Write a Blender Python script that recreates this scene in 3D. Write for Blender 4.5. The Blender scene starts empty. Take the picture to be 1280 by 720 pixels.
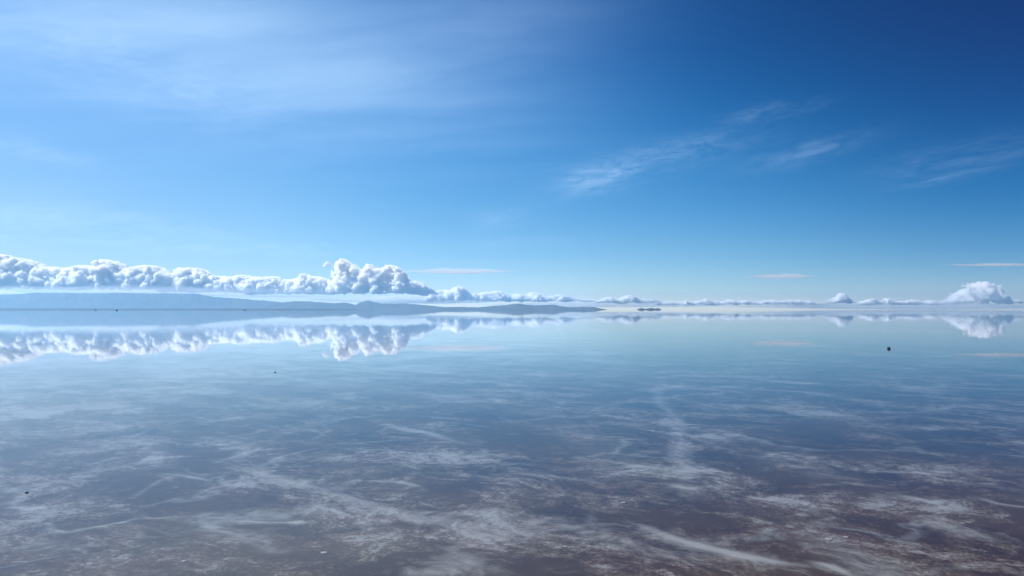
import bpy, bmesh, math, random
import numpy as np
from mathutils import Vector, Matrix, noise

random.seed(7)
rng = np.random.default_rng(7)
R = math.radians
scene = bpy.context.scene
col = scene.collection

# ------------------------------------------------------------------ camera
CAM_H = 1.6
F = 853.33                       # focal length in photo pixels (1280 wide, 24 mm)
PITCH = math.atan(27.0 / F)      # horizon at y = 387 of 720
cam_d = bpy.data.cameras.new("camera")
cam_d.lens = 24.0
cam_d.sensor_width = 36.0
cam_d.clip_start = 0.1
cam_d.clip_end = 200000.0
cam = bpy.data.objects.new("camera", cam_d)
col.objects.link(cam)
cam.location = (0, 0, CAM_H)
cam.rotation_euler = (R(90) + PITCH, 0, 0)
scene.camera = cam


def ray(px, py):
    """world direction of a photo pixel, y component positive"""
    u, v = (px - 640.0) / F, (360.0 - py) / F
    c, s = math.cos(PITCH), math.sin(PITCH)
    return Vector((u, c - v * s, s + v * c))


def on_ground(px, py, z=0.0):
    d = ray(px, py)
    t = (z - CAM_H) / d.z
    return Vector((d.x * t, d.y * t, z))


def at_depth(px, py, Y):
    d = ray(px, py)
    t = Y / d.y
    return Vector((d.x * t, Y, CAM_H + d.z * t))


# ------------------------------------------------------------------ light
SUN_AZ = -84.0      # degrees, negative = left of the view direction (+Y)
SUN_EL = 46.0
sd = Vector((math.sin(R(SUN_AZ)) * math.cos(R(SUN_EL)), math.cos(R(SUN_AZ)) * math.cos(R(SUN_EL)), math.sin(R(SUN_EL))))
sun_d = bpy.data.lights.new("sun", 'SUN')
sun_d.energy = 5.0
sun_d.angle = R(0.53)
sun_d.color = (1.0, 0.985, 0.965)
sun = bpy.data.objects.new("sun", sun_d)
col.objects.link(sun)
sun.location = sd * 100
sun.rotation_euler = sd.to_track_quat('Z', 'Y').to_euler()

scene.view_settings.view_transform = 'Standard'
scene.view_settings.look = 'None'
scene.view_settings.exposure = 0.4
scene.view_settings.gamma = 1.0
scene.render.film_transparent = False
cy = scene.cycles
cy.use_denoising = True
try:
    cy.denoiser = 'OPENIMAGEDENOISE'
    cy.denoising_input_passes = 'RGB_ALBEDO_NORMAL'
except Exception:
    pass
cy.max_bounces = 40
cy.volume_bounces = 36
cy.transparent_max_bounces = 8


class NT:
    """small helper for node trees"""
    def __init__(self, tree):
        self.t = tree
        self.n = tree.nodes
        self.l = tree.links

    def put(self, sock, v):
        if v is None:
            return
        if hasattr(v, 'is_output'):
            self.l.new(v, sock)
        elif isinstance(v, (tuple, list)) and sock.type == 'RGBA' and len(v) == 3:
            sock.default_value = (*v, 1)
        else:
            sock.default_value = v

    def new(self, typ, **kw):
        n = self.n.new(typ)
        for k, v in kw.items():
            setattr(n, k, v)
        return n

    def m(self, op, a, b=None, c=None, clamp=False):
        n = self.new('ShaderNodeMath', operation=op, use_clamp=clamp)
        for i, v in enumerate((a, b, c)):
            self.put(n.inputs[i], v)
        return n.outputs[0]

    def vm(self, op, a, b=None, out=0):
        n = self.new('ShaderNodeVectorMath', operation=op)
        self.put(n.inputs[0], a)
        if op == 'SCALE':
            self.put(n.inputs['Scale'], b)
        else:
            self.put(n.inputs[1], b)
        return n.outputs[out]

    def mix(self, fac, a, b, blend='MIX'):
        n = self.new('ShaderNodeMix', data_type='RGBA', blend_type=blend)
        self.put(n.inputs[0], fac)
        self.put(n.inputs[6], a)
        self.put(n.inputs[7], b)
        return n.outputs[2]

    def noise(self, vec, scale, detail=4, rough=0.55, dist=0.0, typ='FBM', lac=2.0):
        n = self.new('ShaderNodeTexNoise', noise_type=typ)
        self.put(n.inputs['Vector'], vec)
        n.inputs['Scale'].default_value = scale
        n.inputs['Detail'].default_value = detail
        n.inputs['Roughness'].default_value = rough
        n.inputs['Lacunarity'].default_value = lac
        n.inputs['Distortion'].default_value = dist
        return n.outputs['Fac']

    def smooth(self, v, a, b, lo=0.0, hi=1.0):
        n = self.new('ShaderNodeMapRange', interpolation_type='SMOOTHSTEP')
        for i, x in enumerate((v, a, b, lo, hi)):
            self.put(n.inputs[i], x)
        return n.outputs[0]

    def ramp(self, v, stops):
        n = self.new('ShaderNodeValToRGB')
        self.put(n.inputs[0], v)
        e = n.color_ramp.elements
        while len(e) < len(stops):
            e.new(0.5)
        for i, (p, c) in enumerate(stops):
            e[i].position = p
            e[i].color = (*c, 1)
        return n.outputs[0]

    def new_x(self, vec):
        n = self.new('ShaderNodeSeparateXYZ')
        self.put(n.inputs[0], vec)
        return n.outputs[0]

    def new_y(self, vec):
        n = self.new('ShaderNodeSeparateXYZ')
        self.put(n.inputs[0], vec)
        return n.outputs[1]

    def stretch(self, vec, ang, su, sv, off=0.0):
        """rotated and stretched coordinates: features run along the direction ang (degrees)"""
        c_, s_ = math.cos(R(ang)), math.sin(R(ang))
        u = self.vm('DOT_PRODUCT', vec, (c_ * su, s_ * su, 0), out=1)
        v = self.vm('DOT_PRODUCT', vec, (-s_ * sv, c_ * sv, 0), out=1)
        return self.xyz(u, v, off)

    def mapping(self, vec, loc=(0, 0, 0), rot=(0, 0, 0), scale=(1, 1, 1)):
        n = self.new('ShaderNodeMapping')
        self.put(n.inputs[0], vec)
        n.inputs[1].default_value = loc
        n.inputs[2].default_value = rot
        n.inputs[3].default_value = scale
        return n.outputs[0]

    def xyz(self, x, y, z):
        n = self.new('ShaderNodeCombineXYZ')
        for i, v in enumerate((x, y, z)):
            self.put(n.inputs[i], v)
        return n.outputs[0]


# ------------------------------------------------------------------ sky (world)
SKY_STRENGTH = 0.1
world = bpy.data.worlds.new("World")
scene.world = world
world.use_nodes = True
w = NT(world.node_tree)
w.n.clear()
sky = w.new('ShaderNodeTexSky', sky_type='NISHITA')
sky.sun_disc = False
sky.sun_elevation = R(SUN_EL)
sky.sun_rotation = R(SUN_AZ)
sky.altitude = 3650
sky.air_density = 1.0
sky.dust_density = 0.6
sky.ozone_density = 1.5
dirn = w.new('ShaderNodeTexCoord').outputs['Generated']
dirn = w.vm('NORMALIZE', dirn)
SKYC = sky.outputs[0]
# high cirrus: a veil some 8 km up, laid out on the horizontal plane of that height
sep = w.new('ShaderNodeSeparateXYZ')
w.put(sep.inputs[0], dirn)
dx, dy, dz = sep.outputs
zc = w.m('MAXIMUM', dz, 0.03)
cu = w.m('DIVIDE', dx, zc)
cv = w.m('DIVIDE', dy, zc)
plane = w.xyz(cu, cv, 0.0)
warp = w.noise(plane, 1.3, 3, 0.5)
plane_w = w.vm('ADD', plane, w.vm('SCALE', w.xyz(warp, w.m('SUBTRACT', 1.0, warp), 0.0), 0.5))


def patch(px, py, sx, sy, tilt=0.0):
    """soft elliptical region of the sky round a direction (sizes in radians)"""
    d = ray(px, py).normalized()
    right = Vector((0, 0, 1)).cross(d).normalized() * -1
    up = d.cross(right).normalized() * -1
    c, s = math.cos(tilt), math.sin(tilt)
    a = (right * c + up * s) / sx
    b = (-right * s + up * c) / sy
    da = w.vm('DOT_PRODUCT', dirn, tuple(a), out=1)
    db = w.vm('DOT_PRODUCT', dirn, tuple(b), out=1)
    da = w.m('SUBTRACT', da, d.dot(a))
    db = w.m('SUBTRACT', db, d.dot(b))
    r2 = w.m('ADD', w.m('MULTIPLY', da, da), w.m('MULTIPLY', db, db))
    front = w.m('GREATER_THAN', w.vm('DOT_PRODUCT', dirn, tuple(d), out=1), 0.0)
    return w.m('MULTIPLY', w.m('POWER', 2.718, w.m('MULTIPLY', r2, -1.0)), front)


def addm(*vals):
    o = vals[0]
    for v in vals[1:]:
        o = w.m('ADD', o, v)
    return o


# fine streaky fibres
sky_u = w.m('ADD', dx, w.m('MULTIPLY', dz, 0.15))
sky_v = w.m('SUBTRACT', dz, w.m('MULTIPLY', dx, 0.09))
fib_c = w.xyz(w.m('MULTIPLY', sky_u, 5.0), w.m('MULTIPLY', sky_v, 19.0), 1.7)
fib_a = w.m('ADD', w.m('MULTIPLY', w.noise(fib_c, 1.0, 9, 0.66, 0.9), 0.5),
            w.m('MULTIPLY', w.noise(w.vm('SCALE', fib_c, 3.1), 1.0, 7, 0.72, 1.6), 0.5))
fib_b = w.noise(w.stretch(plane_w, -12, 0.7, 2.0, 3.0), 0.9, 6, 0.55, 0.3)
wisps = addm(
    w.m('MULTIPLY', patch(745, 224, 0.050, 0.018, R(10)), 1.1),
    w.m('MULTIPLY', patch(830, 195, 0.11, 0.020, R(10)), 0.75),
    w.m('MULTIPLY', patch(965, 139, 0.06, 0.010, R(6)), 0.45),
    w.m('MULTIPLY', patch(1010, 190, 0.07, 0.014, R(10)), 0.55),
    w.m('MULTIPLY', patch(1205, 195, 0.09, 0.016, R(5)), 0.38),
    w.m('MULTIPLY', patch(1180, 222, 0.05, 0.008, R(8)), 0.55),
    w.m('MULTIPLY', patch(625, 272, 0.05, 0.014, R(8)), 0.55),
    w.m('MULTIPLY', patch(90, 285, 0.22, 0.030, 0.0), 0.95),
    w.m('MULTIPLY', patch(330, 312, 0.14, 0.010, 0.0), 0.85),
    w.m('MULTIPLY', patch(650, 303, 0.08, 0.008, R(3)), 0.45),
    w.m('MULTIPLY', patch(30, 185, 0.07, 0.012, R(-6)), 0.8),
    w.m('MULTIPLY', patch(170, 95, 0.20, 0.05, R(-12)), 0.6),
)
wisp = w.m('MULTIPLY', wisps, w.smooth(fib_a, 0.38, 0.66))
veil_m = addm(
    w.m('MULTIPLY', patch(60, 10, 0.42, 0.11, R(-4)), 0.75),
    w.m('MULTIPLY', patch(330, 60, 0.30, 0.085, R(-8)), 0.55),
    w.m('MULTIPLY', patch(600, 40, 0.17, 0.07, R(5)), 0.40),
    w.m('MULTIPLY', patch(60, 270, 0.30, 0.08, 0.0), 0.16),
)
veil = w.m('MULTIPLY', veil_m, w.smooth(fib_b, 0.10, 0.80, 0.35, 1.0))
cirrus = w.m('MINIMUM', w.m('ADD', w.m('MULTIPLY', wisp, 0.29), w.m('MULTIPLY', veil, 0.5)), 0.9)
CIRRUS_COL = (5.3, 7.4, 9.8)
# the light falls off steeply away from the sun (a clear high-altitude sky through a polarising filter)
# columns: (x of the direction, ((z of the direction, r, g, b), ...)) - factors on the clear-air sky
SKY_TABLE = [
    (-0.581, [(0.0028, 0.634, 0.646, 0.857), (0.0634, 0.747, 0.767, 0.854), (0.1291, 0.816, 0.937, 0.959), (0.1934, 0.837, 1.038, 1.108), (0.2641, 0.763, 1.097, 1.236), (0.331, 0.65, 1.091, 1.315)]),
    (-0.346, [(0.0033, 1.021, 0.96, 0.916), (0.0515, 0.798, 0.932, 0.982), (0.0843, 0.759, 1.005, 1.024), (0.1492, 0.654, 1.073, 1.158), (0.2227, 0.546, 1.102, 1.31), (0.3027, 0.417, 1.068, 1.359), (0.3771, 0.37, 1.018, 1.359)]),
    (0.0, [(0.0035, 1.348, 1.157, 0.984), (0.0375, 0.874, 0.987, 0.994), (0.0784, 0.65, 0.932, 1.023), (0.1592, 0.39, 0.903, 1.112), (0.2372, 0.168, 0.855, 1.203), (0.3216, 0.043, 0.748, 1.218), (0.3993, 0.016, 0.628, 1.163)]),
    (0.297, [(0.0033, 1.233, 1.099, 1.066), (0.0357, 0.666, 0.836, 0.869), (0.0969, 0.4, 0.783, 0.935), (0.1518, 0.212, 0.717, 0.978), (0.2266, 0.011, 0.574, 0.906), (0.3078, 0.015, 0.396, 0.771), (0.3831, 0.017, 0.274, 0.623)]),
    (0.581, [(0.0028, 0.751, 0.639, 0.626), (0.0398, 0.297, 0.461, 0.595), (0.0729, 0.165, 0.4, 0.577), (0.1291, 0.011, 0.296, 0.54), (0.1752, 0.009, 0.261, 0.516), (0.2467, 0.012, 0.129, 0.396), (0.331, 0.015, 0.082, 0.316)]),
]
num, den = None, None
for cx, stops in SKY_TABLE:
    stops = sorted(stops)
    rp = w.new('ShaderNodeValToRGB')
    rp.color_ramp.interpolation = 'B_SPLINE'
    el = rp.color_ramp.elements
    while len(el) < len(stops):
        el.new(0.5)
    for k_, (z_, r_, g_, b_) in enumerate(stops):
        el[k_].position = min(1.0, z_ / 0.42)
        el[k_].color = (r_ / 2, g_ / 2, b_ / 2, 1)
    w.put(rp.inputs[0], w.m('DIVIDE', dz, 0.42, clamp=True))
    q = w.m('DIVIDE', w.m('SUBTRACT', w.m('MINIMUM', w.m('MAXIMUM', dx, -0.66), 0.70), cx), 0.24)
    wt = w.m('EXPONENT', w.m('MULTIPLY', w.m('MULTIPLY', q, q), -1.0))
    term = w.vm('SCALE', rp.outputs[0], wt)
    num = term if num is None else w.vm('ADD', num, term)
    den = wt if den is None else w.m('ADD', den, wt)
tint = w.vm('SCALE', num, w.m('DIVIDE', 2.0, den))
skycol = w.vm('MULTIPLY', SKYC, tint)
skycol = w.mix(cirrus, skycol, CIRRUS_COL)
bg = w.new('ShaderNodeBackground')
w.put(bg.inputs[0], skycol)
bg.inputs[1].default_value = SKY_STRENGTH
wo = w.new('ShaderNodeOutputWorld')
w.l.new(bg.outputs[0], wo.inputs[0])


# ------------------------------------------------------------------ helpers
def mesh_obj(name, verts, faces, mat=None, smooth=False, **props):
    me = bpy.data.meshes.new(name)
    me.from_pydata([tuple(v) for v in verts], [], [tuple(f) for f in faces])
    me.update()
    if smooth:
        me.polygons.foreach_set('use_smooth', [True] * len(me.polygons))
    if mat:
        me.materials.append(mat)
    o = bpy.data.objects.new(name, me)
    col.objects.link(o)
    for k, v in props.items():
        o[k] = v
    return o


def material(name):
    mt = bpy.data.materials.new(name)
    mt.use_nodes = True
    t = NT(mt.node_tree)
    t.n.clear()
    out = t.new('ShaderNodeOutputMaterial')
    return mt, t, out


def principled(t, **kw):
    b = t.new('ShaderNodeBsdfPrincipled')
    for k, v in kw.items():
        t.put(b.inputs[k.replace('_', ' ')], v)
    return b


# ------------------------------------------------------------------ ground sheets
X1, Y0, Y1 = 34000.0, -3000.0, 34500.0

# --- water film
mt, t, out = material("shallow_water")
geo = t.new('ShaderNodeNewGeometry').outputs['Position']
n1 = t.noise(t.mapping(geo, rot=(0, 0, R(12)), scale=(1.0, 2.2, 1)), 1.1, 3, 0.5)
n2 = t.noise(t.mapping(geo, rot=(0, 0, R(-8)), scale=(1.0, 2.0, 1)), 7.0, 3, 0.5)
patchy = t.noise(geo, 0.05, 2, 0.5)
h = t.m('ADD', t.m('MULTIPLY', n1, 0.0005), t.m('MULTIPLY', t.m('MULTIPLY', n2, 0.00020), t.smooth(patchy, 0.3, 0.7)))
bump = t.new('ShaderNodeBump')
bump.inputs['Strength'].default_value = 1.0
bump.inputs['Distance'].default_value = 1.0
t.put(bump.inputs['Height'], h)
fr = t.new('ShaderNodeFresnel')
fr.inputs['IOR'].default_value = 1.375
gl = t.new('ShaderNodeBsdfGlossy')
gl.inputs['Roughness'].default_value = 0.004
gl.inputs['Color'].default_value = (0.97, 0.98, 0.98, 1)
t.l.new(bump.outputs[0], gl.inputs['Normal'])
tr = t.new('ShaderNodeBsdfTransparent')
tr.inputs['Color'].default_value = (0.97, 0.975, 0.965, 1)
mx = t.new('ShaderNodeMixShader')
t.l.new(fr.outputs[0], mx.inputs[0])
t.l.new(tr.outputs[0], mx.inputs[1])
t.l.new(gl.outputs[0], mx.inputs[2])
t.l.new(mx.outputs[0], out.inputs[0])
water = mesh_obj("water", [(-X1, Y0, 0), (X1, Y0, 0), (X1, Y1, 0), (-X1, Y1, 0)], [(0, 1, 2, 3)], mt, kind="structure",
                 label="mirror-still film of shallow water over the whole salt flat", category="water")

# --- salt floor under it: fine polar grid near the camera carrying the salt ridges
Z_FLOOR = -0.035
ridges = [  # (pixels on the photo, half width in metres, strength)
    ([(800, 659), (850, 676), (900, 689), (960, 703), (1000, 709)], 0.045, 1.0),
    ([(1014, 704), (1036, 711), (1060, 722)], 0.03, 1.0),
    ([(640, 664), (690, 652), (740, 668), (820, 690), (880, 702)], 0.13, 0.45),
    ([(824, 470), (827, 505), (846, 528), (853, 562), (857, 592), (866, 612)], 0.12, 0.5),
    ([(745, 574), (800, 582), (850, 588), (915, 590)], 0.07, 0.55),
    ([(275, 577), (350, 595), (425, 620), (500, 643), (560, 655), (630, 666)], 0.10, 0.55),
    ([(275, 577), (320, 563), (352, 560)], 0.06, 0.6),
    ([(55, 664), (75, 667), (105, 662), (150, 654), (168, 649)], 0.018, 0.8),
    ([(20, 660), (50, 657), (60, 665)], 0.03, 0.5),
    ([(205, 592), (240, 595), (275, 600)], 0.03, 0.75),
    ([(165, 625), (200, 604), (210, 598)], 0.04, 0.5),
    ([(292, 651), (335, 653), (388, 653)], 0.02, 0.8),
    ([(368, 652), (384, 652)], 0.035, 0.9),
    ([(0, 636), (25, 638), (50, 637)], 0.04, 0.75),
    ([(40, 637), (80, 634)], 0.03, 0.45),
    ([(455, 600), (500, 602), (530, 610)], 0.035, 0.75),
    ([(480, 532), (530, 541), (580, 556)], 0.10, 0.7),
    ([(330, 583), (350, 571), (395, 560)], 0.04, 0.5),
    ([(255, 557), (275, 556), (292, 557)], 0.07, 0.6),
    ([(240, 531), (290, 523), (310, 520)], 0.08, 0.5),
    ([(175, 577), (215, 571), (248, 570)], 0.05, 0.55),
    ([(1110, 616), (1165, 627), (1205, 640)], 0.04, 0.7),
    ([(1225, 621), (1250, 629), (1290, 634)], 0.03, 0.7),
    ([(1150, 648), (1190, 660), (1245, 676)], 0.12, 0.55),
    ([(1120, 612), (1060, 603), (985, 610)], 0.06, 0.3),
    ([(930, 626), (985, 625), (1020, 634)], 0.03, 0.55),
    ([(995, 645), (1015, 646)], 0.03, 0.7),
    ([(980, 620), (1050, 622)], 0.03, 0.4),
    ([(835, 606), (860, 612), (872, 610)], 0.05, 0.75),
    ([(1075, 586), (1120, 590), (1180, 590)], 0.06, 0.4),
    ([(930, 572), (1000, 574), (1060, 584), (1100, 590)], 0.10, 0.35),
    ([(545, 706), (580, 694), (620, 703)], 0.12, 0.5),
    ([(500, 716), (560, 712), (640, 708)], 0.08, 0.4),
    ([(560, 646), (600, 640), (640, 648)], 0.09, 0.35),
    ([(420, 565), (520, 568), (600, 573), (640, 585), (700, 592)], 0.07, 0.4),
    ([(555, 590), (600, 596), (660, 604)], 0.07, 0.4),
    ([(0, 690), (40, 680), (80, 690)], 0.10, 0.45),
    ([(60, 690), (110, 684), (130, 680)], 0.04, 0.3),
    ([(640, 590), (700, 598), (745, 604)], 0.05, 0.45),
    ([(900, 484), (1000, 490), (1110, 505), (1230, 520)], 0.25, 0.4),
    ([(1000, 470), (1120, 478), (1280, 488)], 0.3, 0.3),
    ([(20, 528), (110, 520), (190, 512)], 0.15, 0.3),
    ([(640, 505), (720, 512), (800, 500)], 0.2, 0.3),
]
ths = np.concatenate([np.linspace(-180, -44, 18)[:-1], np.linspace(-44, 44, 760), np.linspace(44, 180, 18)[1:-1]])
ths = np.radians(ths)
rs = np.concatenate([[0.8, 2.0], np.geomspace(3.4, 45, 520), np.geomspace(46, 400, 40)])
T, RR = np.meshgrid(ths, rs)
GX, GY = RR * np.sin(T), RR * np.cos(T)
mask = np.zeros_like(GX)
# meandering offset so that the ridges are not ruled lines
offx = np.zeros_like(GX)
for k in range(5):
    a = rng.uniform(0, 2 * math.pi)
    f = 1.5 * 1.8 ** k
    ph = rng.uniform(0, 6.28)
    offx += np.sin(f * (GX * math.cos(a) + GY * math.sin(a)) + ph) * 0.5 / 1.8 ** k
PX, PY = GX + 0.05 * offx, GY + 0.06 * np.roll(offx, 37, 1)
for pts, wd, st in ridges:
    P = [on_ground(x, y, Z_FLOOR) for x, y in pts]
    best = np.full_like(GX, 1e9)
    tt = np.zeros_like(GX)
    n = len(P) - 1
    for i in range(n):
        ax, ay, bx, by = P[i].x, P[i].y, P[i + 1].x, P[i + 1].y
        L2 = (bx - ax) ** 2 + (by - ay) ** 2
        s = np.clip(((PX - ax) * (bx - ax) + (PY - ay) * (by - ay)) / L2, 0, 1)
        d = np.hypot(PX - ax - s * (bx - ax), PY - ay - s * (by - ay))
        u = (i + s) / n
        sel = d < best
        best = np.where(sel, d, best)
        tt = np.where(sel, u, tt)
    env = 0.35 + 0.65 * np.sin(np.clip(tt, 0.02, 0.98) * math.pi) ** 0.6
    val = st * env * (0.55 * np.exp(-(best / wd) ** 2) + 0.45 * np.exp(-(best / (wd * 3.5)) ** 1.4))
    mask = 1 - (1 - mask) * (1 - np.clip(val, 0, 1))
nr, nt_ = GX.shape
V = np.stack([GX, GY, np.full_like(GX, Z_FLOOR) + 0.006 * mask], -1).reshape(-1, 3)
faces = []
idx = np.arange(nr * nt_).reshape(nr, nt_)
a = idx[:-1, :]
b = idx[1:, :]
quads = np.stack([a, np.roll(a, -1, 1), np.roll(b, -1, 1), b], -1).reshape(-1, 4)
faces = quads.tolist()
verts = V.tolist()
att = mask.reshape(-1).tolist()
c0 = len(verts)
verts.append([0, 0, Z_FLOOR]); att.append(0.0)
for i in range(nt_):
    faces.append([c0, idx[0, (i + 1) % nt_], idx[0, i]])
o0 = len(verts)
for th in ths:                      # outer edge out to the horizon
    sx, cy_ = math.sin(th), math.cos(th)
    k = min((X1 / abs(sx)) if abs(sx) > 1e-9 else 1e12, (Y1 / cy_) if cy_ > 1e-9 else ((Y0 / cy_) if cy_ < -1e-9 else 1e12))
    verts.append([sx * k, cy_ * k, Z_FLOOR]); att.append(0.0)
for i in range(nt_):
    j = (i + 1) % nt_
    faces.append([idx[-1, i], idx[-1, j], o0 + j, o0 + i])

def addt(*v):
    o_ = v[0]
    for x_ in v[1:]:
        o_ = t.m('ADD', o_, x_)
    return o_


mt, t, out = material("wet_salt_crust")
geo = t.new('ShaderNodeNewGeometry').outputs['Position']
an = t.new('ShaderNodeAttribute', attribute_name='ridge').outputs['Fac']
wv = t.noise(geo, 0.9, 3, 0.5)
wv2 = t.noise(t.vm('ADD', geo, (13.0, 5.0, 2.0)), 0.9, 3, 0.5)
gw = t.vm('ADD', geo, t.vm('SCALE', t.xyz(wv, wv2, 0.0), 0.9))
big = t.noise(t.stretch(gw, -30, 0.8, 1.2), 0.45, 4, 0.55)
mid = t.noise(t.stretch(gw, -36, 0.85, 1.35, 4.0), 1.3, 7, 0.64, 0.35)
strk = t.noise(t.stretch(gw, -32, 0.5, 1.6, 9.0), 1.0, 6, 0.58, 0.9)
strk2 = t.noise(t.stretch(gw, 24, 0.5, 1.5, 17.0), 1.3, 6, 0.58, 0.9)
fine = t.noise(t.stretch(gw, -25, 0.9, 1.1), 8.0, 7, 0.72)
grain = t.noise(geo, 38.0, 5, 0.7)
cf = t.m('SUBTRACT', fine, 0.5)
field = addt(t.m('MULTIPLY', big, 0.42), t.m('MULTIPLY', mid, 0.58), t.m('MULTIPLY', cf, 0.44), t.m('MULTIPLY', t.smooth(t.new_x(geo), -12.0, 0.0, 0.045, -0.01), 1.0), t.m('MULTIPLY', t.m('SUBTRACT', grain, 0.5), 0.42))  # x term: crust paler towards the left, water glare put into its colour
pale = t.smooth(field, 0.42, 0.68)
thr = t.m('ABSOLUTE', t.m('SUBTRACT', strk, 0.5))
thread = t.m('MULTIPLY', t.smooth(thr, 0.0, 0.03, 1.0, 0.0), t.smooth(t.noise(geo, 0.7, 3, 0.5), 0.5, 0.7))
thr2 = t.m('ABSOLUTE', t.m('SUBTRACT', strk2, 0.5))
thread2 = t.m('MULTIPLY', t.smooth(thr2, 0.0, 0.022, 1.0, 0.0), t.smooth(t.noise(t.vm('ADD', geo, (40.0, 9.0, 0.0)), 0.7, 3, 0.5), 0.5, 0.7))
thr_all = t.m('MULTIPLY', t.m('MAXIMUM', thread, thread2), t.smooth(fine, 0.35, 0.65, 0.25, 0.75))
rid = t.smooth(addt(an, t.m('MULTIPLY', cf, 1.0), t.m('MULTIPLY', t.m('SUBTRACT', mid, 0.5), 0.8)), 0.08, 0.9)
rid = t.m('MULTIPLY', rid, t.smooth(an, 0.02, 0.15))
vo = t.new('ShaderNodeTexVoronoi', feature='DISTANCE_TO_EDGE')
t.put(vo.inputs['Vector'], t.vm('ADD', gw, t.vm('SCALE', t.xyz(t.noise(geo, 2.6, 4, 0.6), t.noise(t.vm('ADD', geo, (7.0, 3.0, 0.0)), 2.6, 4, 0.6), 0.0), 0.55)))
vo.inputs['Scale'].default_value = 0.62
poly = t.smooth(addt(vo.outputs['Distance'], t.m('MULTIPLY', cf, 0.12)), 0.0, 0.055, 1.0, 0.0)
poly = t.m('MULTIPLY', poly, t.smooth(t.noise(t.vm('ADD', geo, (3.0, 71.0, 0.0)), 0.6, 4, 0.6), 0.42, 0.62))
xg = t.new_x(geo)
yg = t.new_y(geo)
far_white = t.m('MULTIPLY', t.smooth(yg, 8.0, 38.0), t.smooth(t.m('SUBTRACT', xg, t.m('MULTIPLY', yg, 0.12)), 4.0, -4.0))  # whiter salt far left, its colour also standing in for bright sky reflection
dark_c = t.mix(t.smooth(t.noise(geo, 0.8, 3, 0.5), 0.35, 0.65), (0.028, 0.013, 0.008), (0.052, 0.028, 0.013))
mid_c = t.mix(t.smooth(t.noise(geo, 1.7, 4, 0.5), 0.35, 0.65), (0.104, 0.066, 0.050), (0.098, 0.074, 0.048))
pale_c = t.mix(t.smooth(mid, 0.35, 0.7), (0.27, 0.255, 0.265), (0.225, 0.23, 0.24))
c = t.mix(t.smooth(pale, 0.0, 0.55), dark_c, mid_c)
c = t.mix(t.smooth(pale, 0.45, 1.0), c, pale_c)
c = t.mix(t.m('MULTIPLY', thr_all, 0.6), c, (0.30, 0.31, 0.32))
c = t.mix(t.m('MULTIPLY', poly, t.smooth(fine, 0.35, 0.62, 0.05, 0.6)), c, (0.29, 0.32, 0.34))
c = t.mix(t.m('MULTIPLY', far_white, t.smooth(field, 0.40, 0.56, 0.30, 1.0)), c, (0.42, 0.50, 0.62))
c = t.mix(t.m('MULTIPLY', rid, 0.8), c, (0.32, 0.33, 0.34))
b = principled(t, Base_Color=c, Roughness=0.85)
bp = t.new('ShaderNodeBump')
bp.inputs['Strength'].default_value = 0.5
bp.inputs['Distance'].default_value = 0.012
t.put(bp.inputs['Height'], t.m('ADD', mid, t.m('MULTIPLY', fine, 0.5)))
t.l.new(bp.outputs[0], b.inputs['Normal'])
t.l.new(b.outputs[0], out.inputs[0])
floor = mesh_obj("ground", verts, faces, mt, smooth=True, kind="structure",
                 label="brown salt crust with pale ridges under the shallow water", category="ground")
la = floor.data.attributes.new('ridge', 'FLOAT', 'POINT')
la.data.foreach_set('value', att)

# ------------------------------------------------------------------ hills
mt_hill, t, out = material("hill_rock")
geo = t.new('ShaderNodeNewGeometry').outputs['Position']
hn = t.noise(geo, 0.0012, 6, 0.6)
hc = t.mix(t.smooth(hn, 0.35, 0.65), (0.035, 0.040, 0.034), (0.075, 0.065, 0.055))
b = principled(t, Base_Color=hc, Roughness=0.95)
t.l.new(b.outputs[0], out.inputs[0])


mt_shore, t, out = material("dark_shore")
geo = t.new('ShaderNodeNewGeometry').outputs['Position']
b = principled(t, Base_Color=t.mix(t.noise(geo, 0.002, 4, 0.6), (0.010, 0.012, 0.016), (0.022, 0.022, 0.024)), Roughness=0.95)
t.l.new(b.outputs[0], out.inputs[0])


def hill(profile, Y, depth, label, rough=0.10, step=1.0, kind="structure", mat=None):
    xs = np.arange(profile[0][0], profile[-1][0] + 0.01, step)
    tops = np.interp(xs, [p[0] for p in profile], [p[1] for p in profile])
    M = 17
    tops = np.array([t_ - 0.45 * (1 if t_ < 385.5 else 0.3) * noise.fractal(Vector((x_ * 0.21, Y * 0.01, 0.5)), 0.6, 2.0, 4) for x_, t_ in zip(xs, tops)])
    vs, fs = [], []
    for i, (x, ty) in enumerate(zip(xs, tops)):
        top = at_depth(x, ty, Y)
        H = max(top.z, 0.5)
        for j in range(M):
            u = j / (M - 1) * 2 - 1                       # -1 front foot .. 1 back foot
            prof = max(0.0, math.cos(u * math.pi / 2)) ** 1.3
            yy = Y + u * depth
            nz = noise.fractal(Vector((top.x * 0.0011, yy * 0.0011, 3.1)), 0.7, 2.0, 5)
            zz = H * prof * (1 + rough * 3 * nz * (abs(u) ** 0.7)) + H * rough * 0.35 * nz * prof
            if j in (0, M - 1):
                zz = -3.0
            vs.append((top.x * yy / Y, yy, zz))
    for i in range(len(xs) - 1):
        for j in range(M - 1):
            p = i * M + j
            fs.append((p, p + M, p + M + 1, p + 1))
    # close the two ends and the bottom
    fs.append(tuple(range(M)))
    fs.append(tuple((len(xs) - 1) * M + j for j in reversed(range(M))))
    for i in range(len(xs) - 1):
        fs.append((i * M + M - 1, (i + 1) * M + M - 1, (i + 1) * M, i * M))
    return mesh_obj("hills", vs, fs, mat or mt_hill, kind=kind, label=label, category="hills")


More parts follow.
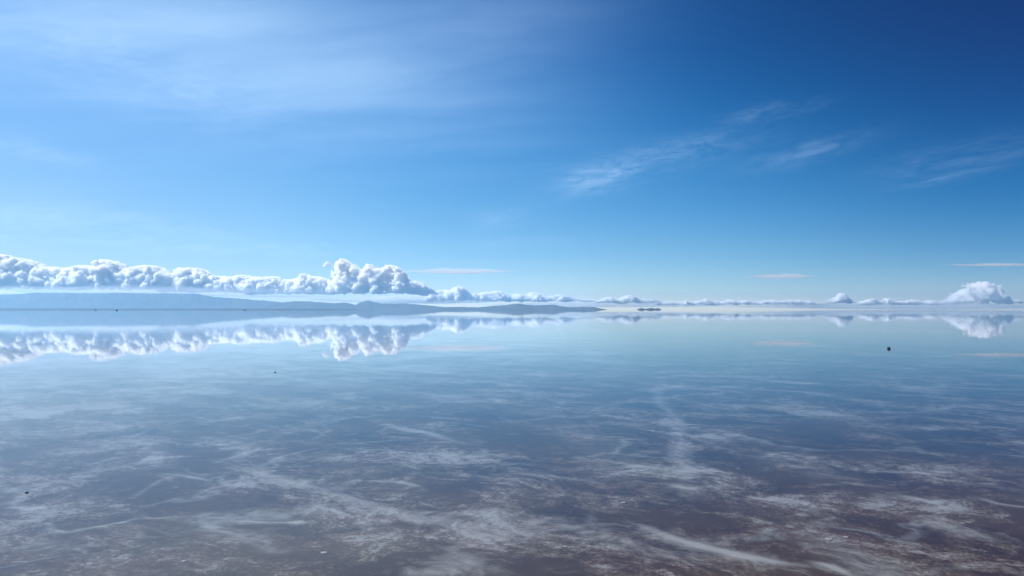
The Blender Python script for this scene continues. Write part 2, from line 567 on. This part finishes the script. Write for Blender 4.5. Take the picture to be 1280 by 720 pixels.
hill([(-70, 372), (-20, 369), (0, 368.5), (25, 367.6), (40, 366.2), (80, 366), (130, 366.5), (200, 366.5), (245, 367.5), (268, 371),
      (300, 373.5), (340, 376.5), (352, 378), (380, 379), (410, 381), (440, 385), (450, 387)], 30500, 2600,
     "long pale blue mountain range under the left cloud bank", 0.06)
hill([(318, 386.5), (335, 381), (352, 378), (368, 376.6), (390, 376.8), (405, 378.2), (418, 379), (428, 378), (436, 379), (444, 381.2),
      (450, 378), (456, 376), (461, 375.4), (467, 377.5), (476, 379.3), (490, 379.8), (505, 379.4), (520, 380.4), (533, 381.2),
      (545, 383), (565, 385), (580, 387)], 27000, 1800, "blue hills with a small pointed peak under the tall cumulus", 0.07, 1.0)
hill([(520, 387), (540, 384), (570, 383.6), (598, 384), (612, 382.7), (628, 381.6), (638, 380.6), (648, 379.4), (656, 380.6),
      (668, 381.6), (680, 381.5), (692, 380.9), (702, 382.8), (712, 383.8), (726, 383.4), (738, 383.7), (746, 384.7), (752, 385.8), (760, 387)],
     24500, 1500, "low blue headland tapering off to the right at mid horizon", 0.07, 1.0)
hill([(-60, 385), (0, 385), (60, 385.4), (200, 385.6), (300, 385.8), (400, 386), (440, 386.4), (450, 387)], 19000, 500,
     "thin dark shore line below the pale mountain range", 0.10, 2.0, mat=mt_shore)
hill([(796, 387), (799, 385.6), (803, 385.3), (807, 386.2), (810, 385.4), (814, 385.0), (818, 385.9), (822, 385.4), (825, 385.8), (827, 387)], 20000, 350,
     "tiny dark islet alone on the horizon right of the headland", 0.06, 0.5, mat=mt_shore)

# ------------------------------------------------------------------ haze
HAZE_TOP = 760.0
mt, t, out = material("haze_air")
pv = t.new('ShaderNodeVolumePrincipled')
pv.inputs['Color'].default_value = (0.36, 0.70, 1.0, 1)
pv.inputs['Density'].default_value = 2.3e-5
pv.inputs['Anisotropy'].default_value = 0.35
t.l.new(pv.outputs[0], out.inputs['Volume'])
hx, hy0, hy1, hz0, hz1 = X1 + 50, Y0 - 50, Y1 + 50, -4.5, HAZE_TOP
vs = [(x, y, z) for z in (hz0, hz1) for y in (hy0, hy1) for x in (-hx, hx)]
haze = mesh_obj("haze", vs, [(0, 2, 3, 1), (4, 5, 7, 6), (0, 1, 5, 4), (2, 6, 7, 3), (0, 4, 6, 2), (1, 3, 7, 5)], mt,
                kind="stuff", label="thin pale blue haze over the whole flat", category="haze")

# ------------------------------------------------------------------ clouds
mt_cloud, t, out = material("cloud_vapour")
pv = t.new('ShaderNodeVolumePrincipled')
pv.inputs['Color'].default_value = (0.9995, 0.9995, 0.9995, 1)
pv.inputs['Density'].default_value = 0.026
pv.inputs['Anisotropy'].default_value = 0.15
t.l.new(pv.outputs[0], out.inputs['Volume'])

mt_cloud_far, t, out = material("soft_cloud_vapour")
pv = t.new('ShaderNodeVolumePrincipled')
pv.inputs['Color'].default_value = (0.9995, 0.9995, 0.9995, 1)
pv.inputs['Density'].default_value = 0.026
pv.inputs['Anisotropy'].default_value = 0.4
t.l.new(pv.outputs[0], out.inputs['Volume'])

mt_cloud_mid, t, out = material("pale_cloud_vapour")
pv = t.new('ShaderNodeVolumePrincipled')
pv.inputs['Color'].default_value = (0.999, 0.999, 0.999, 1)
pv.inputs['Density'].default_value = 0.013
pv.inputs['Anisotropy'].default_value = 0.35
t.l.new(pv.outputs[0], out.inputs['Volume'])

_ico = bmesh.new()
bmesh.ops.create_icosphere(_ico, subdivisions=2, radius=1.0)
ICO_V = np.array([v.co[:] for v in _ico.verts])
ICO_F = np.array([[v.index for v in f.verts] for f in _ico.faces])
_ico.free()


def cumulus(outline, base, Y, label, density=1.0, rmax=8.5, voxel=0.52, seed=1, thick=34.0, group=None, mat=None, disp=1.0):
    """bulging cloud whose upper edge follows an outline; every size is in photo pixels at distance Y"""
    rg = random.Random(seed)
    px_m = Y / F
    xs_ = [p[0] for p in outline]
    ys_ = [p[1] for p in outline]

    def top(x):
        return float(np.interp(x, xs_, ys_))
    balls = []                       # (px, py, depth in px, r)

    def fits(x, y, r):
        for k in range(9):
            a_ = math.pi * k / 8
            if y - r * math.sin(a_) < top(x + r * math.cos(a_)) - 0.35:
                return False
        return xs_[0] - 1 < x - r * 0.6 and x + r * 0.6 < xs_[-1] + 1
    x0, x1 = xs_[0], xs_[-1]
    n_try = int((x1 - x0) * 15 * density)
    for i in range(n_try):
        x = rg.uniform(x0, x1)
        tp = top(x)
        H = base - tp
        if H < 1.2:
            continue
        var = 0.75 + 0.9 * noise.noise(Vector((x * 0.07, seed * 3.3, 0.0)))
        r = min(rmax, H * 0.5) * max(0.35, var) * rg.uniform(0.2, 1.0) ** 1.2
        r = max(r, 0.9)
        v = rg.random() ** 1.6
        y = tp + r + v * max(0.0, H - 2 * r)
        for _ in range(3):
            if fits(x, y, r):
                break
            y += r * 0.4
        else:
            r *= 0.45
            y = tp + r * 1.1
            if not fits(x, y, r):
                continue
        if y > base + 2.2 * noise.noise(Vector((x * 0.16, seed * 1.7, 4.0))) - 0.5:
            continue
        low = (y - tp) / max(H, 1)
        z = (rg.gauss(0, 0.22) - 0.75 * low) * thick * min(1, H / 26)
        balls.append((x, y, z, r))
    # little florets riding on the larger bulges
    for (x, y, z, r) in list(balls):
        if r > 2.2:
            for _ in range(int(2.5 * density)):
                a1, a2 = rg.uniform(0, 2 * math.pi), rg.uniform(-0.2, 1.2)
                rr = r * rg.uniform(0.25, 0.5)
                nx, ny, nz_ = x + r * 0.92 * math.cos(a1) * math.cos(a2), y - r * 0.92 * math.sin(a2), z + r * 0.92 * math.sin(a1) * math.cos(a2)
                if fits(nx, ny, rr):
                    balls.append((nx, ny, nz_, rr))
    vs, fs = [], []
    for k, (x, y, z, r) in enumerate(balls):
        cpos = at_depth(x, y, Y)
        yy = max(Y + z * px_m, Y1 + 200 + r * px_m)
        c_ = np.array([cpos.x, yy, cpos.z])
        vs.append(ICO_V * (r * px_m) * np.array([1.05, 1.05, 0.95]) + c_)
        fs.append(ICO_F + k * len(ICO_V))
    vs = np.concatenate(vs)
    zb = at_depth(640, base, Y).z
    vs[:, 2] = np.where(vs[:, 2] < zb, zb - (zb - vs[:, 2]) * 0.3, vs[:, 2])   # flat cloud base
    org = np.array([at_depth((x0 + x1) / 2, base, Y).x, Y, zb])
    me = bpy.data.meshes.new("cloud")
    me.from_pydata((vs - org).tolist(), [], np.concatenate(fs).tolist())
    o = bpy.data.objects.new("cloud", me)
    col.objects.link(o)
    o.location = org
    md = o.modifiers.new("r", 'REMESH')
    md.mode = 'VOXEL'
    md.voxel_size = voxel * px_m
    md.adaptivity = 0
    md.use_smooth_shade = True
    for sc_, am in ((6.0, 3.0), (2.4, 1.7), (1.1, 0.9)):
        tx = bpy.data.textures.new("puff", 'CLOUDS')
        tx.noise_scale = sc_ * px_m
        tx.noise_depth = 3
        dm = o.modifiers.new("d", 'DISPLACE')
        dm.texture = tx
        dm.texture_coords = 'LOCAL'
        dm.strength = am * disp * px_m
        dm.mid_level = 0.55
    dg = bpy.context.evaluated_depsgraph_get()
    me2 = bpy.data.meshes.new_from_object(o.evaluated_get(dg))
    o.modifiers.clear()
    o.data = me2
    me2.materials.clear()
    me2.materials.append(mat or mt_cloud)
    me2.polygons.foreach_set('use_smooth', [True] * len(me2.polygons))
    bpy.data.meshes.remove(me)
    o['label'] = label
    o['category'] = 'cloud'
    if group:
        o['group'] = group
    return o


YB = 42000.0
cumulus([(-50, 330), (-30, 322), (-12, 316), (0, 317), (8, 319), (15, 325), (20, 322), (28, 322), (40, 325), (52, 331), (62, 334), (80, 334), (90, 338)],
        363, YB, "bright cumulus with a domed top at the left edge of the photo", seed=3)
cumulus([(84, 345), (90, 337), (98, 333), (110, 331), (124, 333), (130, 326), (135, 324.5), (147, 327), (155, 331), (164, 338), (172, 335), (180, 332), (192, 331),
         (200, 334), (210, 340), (218, 345)], 364, YB - 400, "white cumulus with two billowing heads above the flat mountain top", seed=5)
cumulus([(205, 347), (215, 341), (224, 342), (227, 334), (240, 336), (250, 334), (258, 338), (268, 344), (280, 345), (292, 346), (305, 343.5), (316, 345), (326, 349)],
        367, YB + 300, "lumpy white cumulus just left of the low middle bank", seed=7)
cumulus([(312, 352), (320, 347), (330, 346), (345, 345), (354, 348), (370, 350), (378, 346), (384, 341), (390, 345), (402, 346), (412, 350), (425, 354)],
        369, YB - 200, "low cumulus bank with one small peak left of the tall cloud", seed=9)
cumulus([(412, 360), (418, 350), (420, 340), (423, 329), (429, 323), (436, 327), (446, 332), (452, 337), (457, 338), (460, 330), (464, 330), (470, 335), (478, 336),
         (485, 331), (492, 331), (501, 335), (508, 341), (511, 350), (520, 351), (530, 354), (540, 361), (548, 366)],
        369, YB - 700, "tallest cumulus tower with a grey shaded right shoulder", seed=11, rmax=7.5, thick=40, density=1.2)
cumulus([(404, 331), (406, 328), (409, 326.5), (413, 328), (417, 331)], 333.5, YB - 300, "tiny stray puff left of the tallest cumulus tower", seed=12, rmax=2.2, thick=5, voxel=0.4)
cumulus([(520, 377), (530, 374.5), (537, 369), (543, 364), (552, 362), (562, 363), (568, 359), (575, 357), (582, 361), (590, 366), (600, 366), (612, 364), (623, 363), (632, 367), (640, 370)],
        377, YB + 500, "small cumulus line trailing right of the tall tower", seed=13, rmax=5)
cumulus([(632, 371), (645, 366), (655, 367.5), (665, 365), (675, 366), (684, 370), (698, 367.5), (710, 370), (725, 373), (740, 374), (752, 376)],
        378, YB + 700, "low pale cumulus line above the blue headland", seed=14, mat=mt_cloud_far, rmax=4)
cumulus([(742, 376), (752, 373), (760, 370), (772, 373), (785, 368), (792, 370), (799, 374), (812, 373), (822, 375), (832, 378)],
        379, YB + 900, "small pale cumulus row above the tiny islet", seed=15, mat=mt_cloud_far, rmax=3.5)
cumulus([(820, 379), (834, 376.5), (846, 377), (855, 375.4), (866, 377.2), (875, 375), (881, 373), (889, 375.6), (900, 376.8), (911, 373.4), (922, 376), (935, 375), (948, 376.4),
         (962, 374), (976, 376), (988, 374.6), (1005, 375), (1016, 377), (1026, 378.5)],
        381.5, YB + 900, "thin row of faint puffs right of centre on the horizon", seed=16, rmax=2.8, voxel=0.5)
cumulus([(1030, 378), (1036, 374), (1043, 371), (1048, 366.5), (1054, 366), (1058, 371), (1064, 375.5), (1074, 378.5)],
        380, YB - 100, "small peaked cumulus standing alone on the right horizon", seed=17, mat=mt_cloud_far, rmax=4, voxel=0.5, thick=14)
cumulus([(1066, 379), (1076, 376.4), (1088, 373), (1098, 376.4), (1108, 371.5), (1117, 375), (1130, 376), (1140, 373.8), (1152, 376), (1165, 375), (1176, 378), (1186, 379.5)],
        381.5, YB + 600, "row of little puffs between the peaked cloud and the right cumulus", seed=18, rmax=3.0, voxel=0.5)
cumulus([(1166, 379), (1174, 377), (1181, 373), (1186, 370), (1190, 366.5), (1195, 365), (1199, 361), (1204, 359), (1208, 355), (1213, 354.5), (1217, 351.5), (1222, 352),
         (1225, 350), (1228, 351), (1231, 355), (1234, 351), (1237, 349.5), (1240, 354), (1242, 359), (1247, 362), (1250, 367), (1256, 370), (1259, 374), (1264, 377)],
        381, YB - 600, "big cumulus with a sunlit left slope at the right edge", seed=23, rmax=5.0, thick=30, density=0.55, voxel=0.42, disp=1.1, mat=mt_cloud_mid)
cumulus([(1252, 378), (1262, 373.5), (1272, 374), (1282, 376), (1300, 378)], 380, YB + 400, "flat low puff at the foot of the right cumulus", seed=20, mat=mt_cloud_far, rmax=2.6, voxel=0.5)

# thin flat stratus streaks: lens shaped bodies of thin vapour
mt_layer, t, out = material("layer_vapour")
pv = t.new('ShaderNodeVolumePrincipled')
pv.inputs['Color'].default_value = (1, 1, 1, 1)
pv.inputs['Density'].default_value = 5e-3
pv.inputs['Anisotropy'].default_value = 0.3
t.l.new(pv.outputs[0], out.inputs['Volume'])
mt_mist, t, out = material("mist_vapour")
pv = t.new('ShaderNodeVolumePrincipled')
pv.inputs['Color'].default_value = (1, 1, 1, 1)
pv.inputs['Density'].default_value = 5.5e-4
pv.inputs['Anisotropy'].default_value = 0.3
t.l.new(pv.outputs[0], out.inputs['Volume'])
mt_strat, t, out = material("thin_vapour")
pv = t.new('ShaderNodeVolumePrincipled')
pv.inputs['Color'].default_value = (1, 1, 1, 1)
pv.inputs['Density'].default_value = 1.6e-3
pv.inputs['Anisotropy'].default_value = 0.3
t.l.new(pv.outputs[0], out.inputs['Volume'])


def streak(x0, x1, y, hh, Y, label, tilt=0.0, seed=0, mat=None):
    px_m = Y / F
    bm = bmesh.new()
    bmesh.ops.create_icosphere(bm, subdivisions=5, radius=1.0)
    c_ = at_depth((x0 + x1) / 2, y, Y)
    L = (x1 - x0) / 2 * px_m
    for v in bm.verts:
        n_ = noise.fractal(Vector((v.co.x * 3 + seed * 7, v.co.y * 3, v.co.z * 2)), 0.7, 2.0, 4)
        n2_ = noise.fractal(Vector((v.co.x * 16 + seed * 3, v.co.y * 5, v.co.z * 2)), 0.8, 2.0, 4)
        tp = max(0.0, 1 - v.co.x ** 2) ** 0.75
        k = 1 + 0.35 * n_ + 0.3 * n2_
        p_ = Vector((v.co.x * L * (1 + 0.1 * n_), v.co.y * 14 * px_m * k * tp, (v.co.z * k + 0.5 * n_ + 0.25 * n2_) * hh * px_m * tp))
        p_.z += tilt * p_.x
        v.co = p_
    me = bpy.data.meshes.new("cloud")
    bm.to_mesh(me)
    bm.free()
    me.materials.append(mat or mt_strat)
    o = bpy.data.objects.new("cloud", me)
    col.objects.link(o)
    o.location = c_
    o['label'] = label
    o['category'] = 'cloud'
    return o


streak(495, 650, 339.2, 3.2, 47000, "thin white streak cloud reaching right from the tall cumulus", seed=1)
streak(925, 1026, 345.6, 2.7, 47000, "short thin streak cloud alone above the right horizon", tilt=0.012, seed=2)
streak(1172, 1330, 331.0, 1.5, 47000, "long thin streak cloud above the right cumulus", seed=3)
streak(-60, 34, 367.0, 3.0, 43500, "bright flat cloud strip at the left end of the mountains", seed=4, mat=mt_layer)
streak(60, 440, 367.5, 2.2, 44500, "long bright cloud strip lying along the mountain tops", tilt=-0.022, seed=5, mat=mt_layer)
streak(380, 680, 374.5, 5.0, 44500, "pale flat cloud layer under the tall cumulus base", seed=6, mat=mt_layer)

streak(-120, 500, 362.5, 4.5, 38800, "thin bright mist veiling the bases of the left cumulus bank", tilt=-0.012, seed=9, mat=mt_mist)
streak(590, 960, 381.0, 3.2, 47500, "faint pale cloud layer low over the middle of the horizon", seed=7)
streak(880, 1400, 383.0, 4.0, 47500, "faint pale cloud layer low along the right horizon", seed=8)

# ------------------------------------------------------------------ small things on the flat
def rock_mesh(name, seed, size, stretch, mat, rough=0.35, sub=3):
    bm = bmesh.new()
    bmesh.ops.create_icosphere(bm, subdivisions=sub, radius=1.0)
    for v in bm.verts:
        n_ = noise.fractal(v.co * 1.4 + Vector((seed, seed * 2, 0)), 0.8, 2.0, 4)
        n_ += 0.5 * noise.cell(v.co * 2.0 + Vector((seed, 0, 0))) * rough
        v.co = Vector((v.co.x * stretch[0], v.co.y * stretch[1], v.co.z * stretch[2])) * size * (1 + rough * n_)
    me = bpy.data.meshes.new(name)
    bm.to_mesh(me)
    bm.free()
    me.materials.append(mat)
    return me


mt_rock, t, out = material("dark_stone")
geo = t.new('ShaderNodeTexCoord').outputs['Object']
b = principled(t, Base_Color=t.mix(t.noise(geo, 30, 4), (0.004, 0.004, 0.005), (0.014, 0.013, 0.014)), Roughness=0.8)
t.l.new(b.outputs[0], out.inputs[0])
mt_salt, t, out = material("white_salt_lump")
geo = t.new('ShaderNodeTexCoord').outputs['Object']
b = principled(t, Base_Color=t.mix(t.noise(geo, 60, 5), (0.26, 0.25, 0.26), (0.42, 0.41, 0.42)), Roughness=0.6)
b.inputs['Subsurface Weight'].default_value = 0.2
b.inputs['Subsurface Scale'].default_value = 0.01
t.l.new(b.outputs[0], out.inputs[0])


def place_rock(name, px, py, width_px, ratio, mat, label, category, seed, sink=0.3, group=None, z=0.0):
    p = on_ground(px, py, z)
    dist = math.hypot(p.x, p.y)
    r = width_px / F * dist / 2
    me = rock_mesh(name, seed, r, (1.0, 0.85, ratio), mat)
    o = bpy.data.objects.new(name, me)
    col.objects.link(o)
    o.location = (p.x, p.y, r * ratio * (1 - sink * 2) * 0.5 + z)
    o.rotation_euler.z = seed * 1.3
    o['label'] = label
    o['category'] = category
    if group:
        o['group'] = group
    return o


place_rock("stone", 1111, 436.3, 3.8, 0.85, mt_rock, "round black stone standing in the water far out on the right", "stone", 1, sink=0.1)
place_rock("pebble", 33.5, 616, 3.8, 0.5, mt_rock, "tiny black pebble near the left edge", "pebble", 2)
place_rock("pebble", 344, 465.5, 2.4, 0.6, mt_rock, "faint dark pebble far out left of centre", "pebble", 3)
salt_spots = [
    (1036, 673.5, 13, "wide pinkish white salt lump in the right foreground, left one of a pair"),
    (1057, 671, 9, "small oval white salt lump in the right foreground, right one of a pair"),
    (405, 690.5, 12, "flat white salt lump at the bottom left of centre"),
    (706, 683, 8, "roundish grey salt lump at the bottom centre"),
    (230, 701, 7, "round white salt lump near the bottom left"),
    (779, 628, 10, "bluish white salt lump beside the brown patch at centre"),
]
for i, (x, y, wpx, lab) in enumerate(salt_spots):
    o = place_rock("salt_lump", x, y, wpx * 0.62, 0.12, mt_salt, lab, "salt lump", 10 + i, sink=0.45, z=Z_FLOOR + 0.004, group="white salt lumps in the shallow water")

# far vehicles: a few pixels on the water line
mt_paint, t, out = material("dark_vehicle_paint")
geo = t.new('ShaderNodeTexCoord').outputs['Object']
b = principled(t, Base_Color=t.mix(t.noise(geo, 3, 3), (0.10, 0.115, 0.14), (0.14, 0.155, 0.18)), Roughness=0.35)
t.l.new(b.outputs[0], out.inputs[0])
mt_glass, t, out = material("vehicle_glass")
b = principled(t, Base_Color=(0.02, 0.025, 0.03), Roughness=0.08)
t.l.new(b.outputs[0], out.inputs[0])
mt_tyre, t, out = material("tyre_rubber")
geo = t.new('ShaderNodeTexCoord').outputs['Object']
b = principled(t, Base_Color=t.mix(t.noise(geo, 12, 3), (0.015, 0.015, 0.016), (0.03, 0.03, 0.032)), Roughness=0.9)
t.l.new(b.outputs[0], out.inputs[0])


def bm_obj(name, bm, mat, parent):
    me = bpy.data.meshes.new(name)
    bm.to_mesh(me)
    bm.free()
    me.materials.append(mat)
    o = bpy.data.objects.new(name, me)
    col.objects.link(o)
    o.parent = parent
    return o


def extrude_profile(pts, half):
    bm = bmesh.new()
    L = [bm.verts.new((x, -half, z)) for x, z in pts]
    Rr = [bm.verts.new((x, half, z)) for x, z in pts]
    n_ = len(pts)
    bm.faces.new(L)
    bm.faces.new(list(reversed(Rr)))
    for i in range(n_):
        j = (i + 1) % n_
        bm.faces.new((L[j], L[i], Rr[i], Rr[j]))
    bmesh.ops.recalc_face_normals(bm, faces=bm.faces)
    bmesh.ops.bevel(bm, geom=list(bm.edges), offset=0.05, segments=2, affect='EDGES')
    return bm


root = bpy.data.objects.new("off_road_vehicle", None)
col.objects.link(root)
body = extrude_profile([(-2.3, 0.45), (2.3, 0.45), (2.35, 0.85), (2.2, 1.1), (1.1, 1.2), (0.55, 1.85), (-2.1, 1.88), (-2.3, 1.2)], 0.92)
bm_obj("body", body, mt_paint, root)
win = extrude_profile([(-2.0, 1.25), (0.85, 1.25), (0.45, 1.75), (-1.95, 1.75)], 0.95)
bm_obj("window", win, mt_glass, root)
for sx in (-1.4, 1.4):
    for sy in (-0.8, 0.8):
        bm = bmesh.new()
        bmesh.ops.create_cone(bm, cap_ends=True, segments=20, radius1=0.40, radius2=0.40, depth=0.26,
                              matrix=Matrix.Translation((sx, sy, 0.37)) @ Matrix.Rotation(R(90), 4, 'X'))
        bmesh.ops.bevel(bm, geom=[e for e in bm.edges if e.is_boundary or len(e.link_faces) == 2 and e.calc_face_angle(0) > 1], offset=0.03, segments=2, affect='EDGES')
        bm_obj("wheel", bm, mt_tyre, root)
vehicles = [
    (120, 387.9, 10, "leftmost tiny dark vehicle on the shore line"),
    (146, 388.1, 75, "tiny dark vehicle just right of the leftmost one"),
    (306, 387.9, 0, "tiny dark vehicle on the shore line below the middle clouds"),
    (349, 387.6, 160, "tiny dark vehicle left of the pointed hill"),
    (729, 387.6, 20, "tiny dark vehicle in front of the low headland"),
]
kids = list(root.children)
for i, (x, y, a_, lab) in enumerate(vehicles):
    if i == 0:
        o = root
    else:
        o = root.copy()
        col.objects.link(o)
        for k in kids:
            c_ = k.copy()
            col.objects.link(c_)
            c_.parent = o
    d = ray(x, 387.0 + 0.0)
    Y = CAM_H * F / (y - 387.0)
    o.location = (d.x / d.y * Y, Y, -0.03)
    o.rotation_euler.z = R(a_)
    o.scale = (0.85, 0.85, 0.85)
    o['label'] = lab
    o['category'] = 'vehicle'
    o['group'] = 'vehicles far off on the water line'
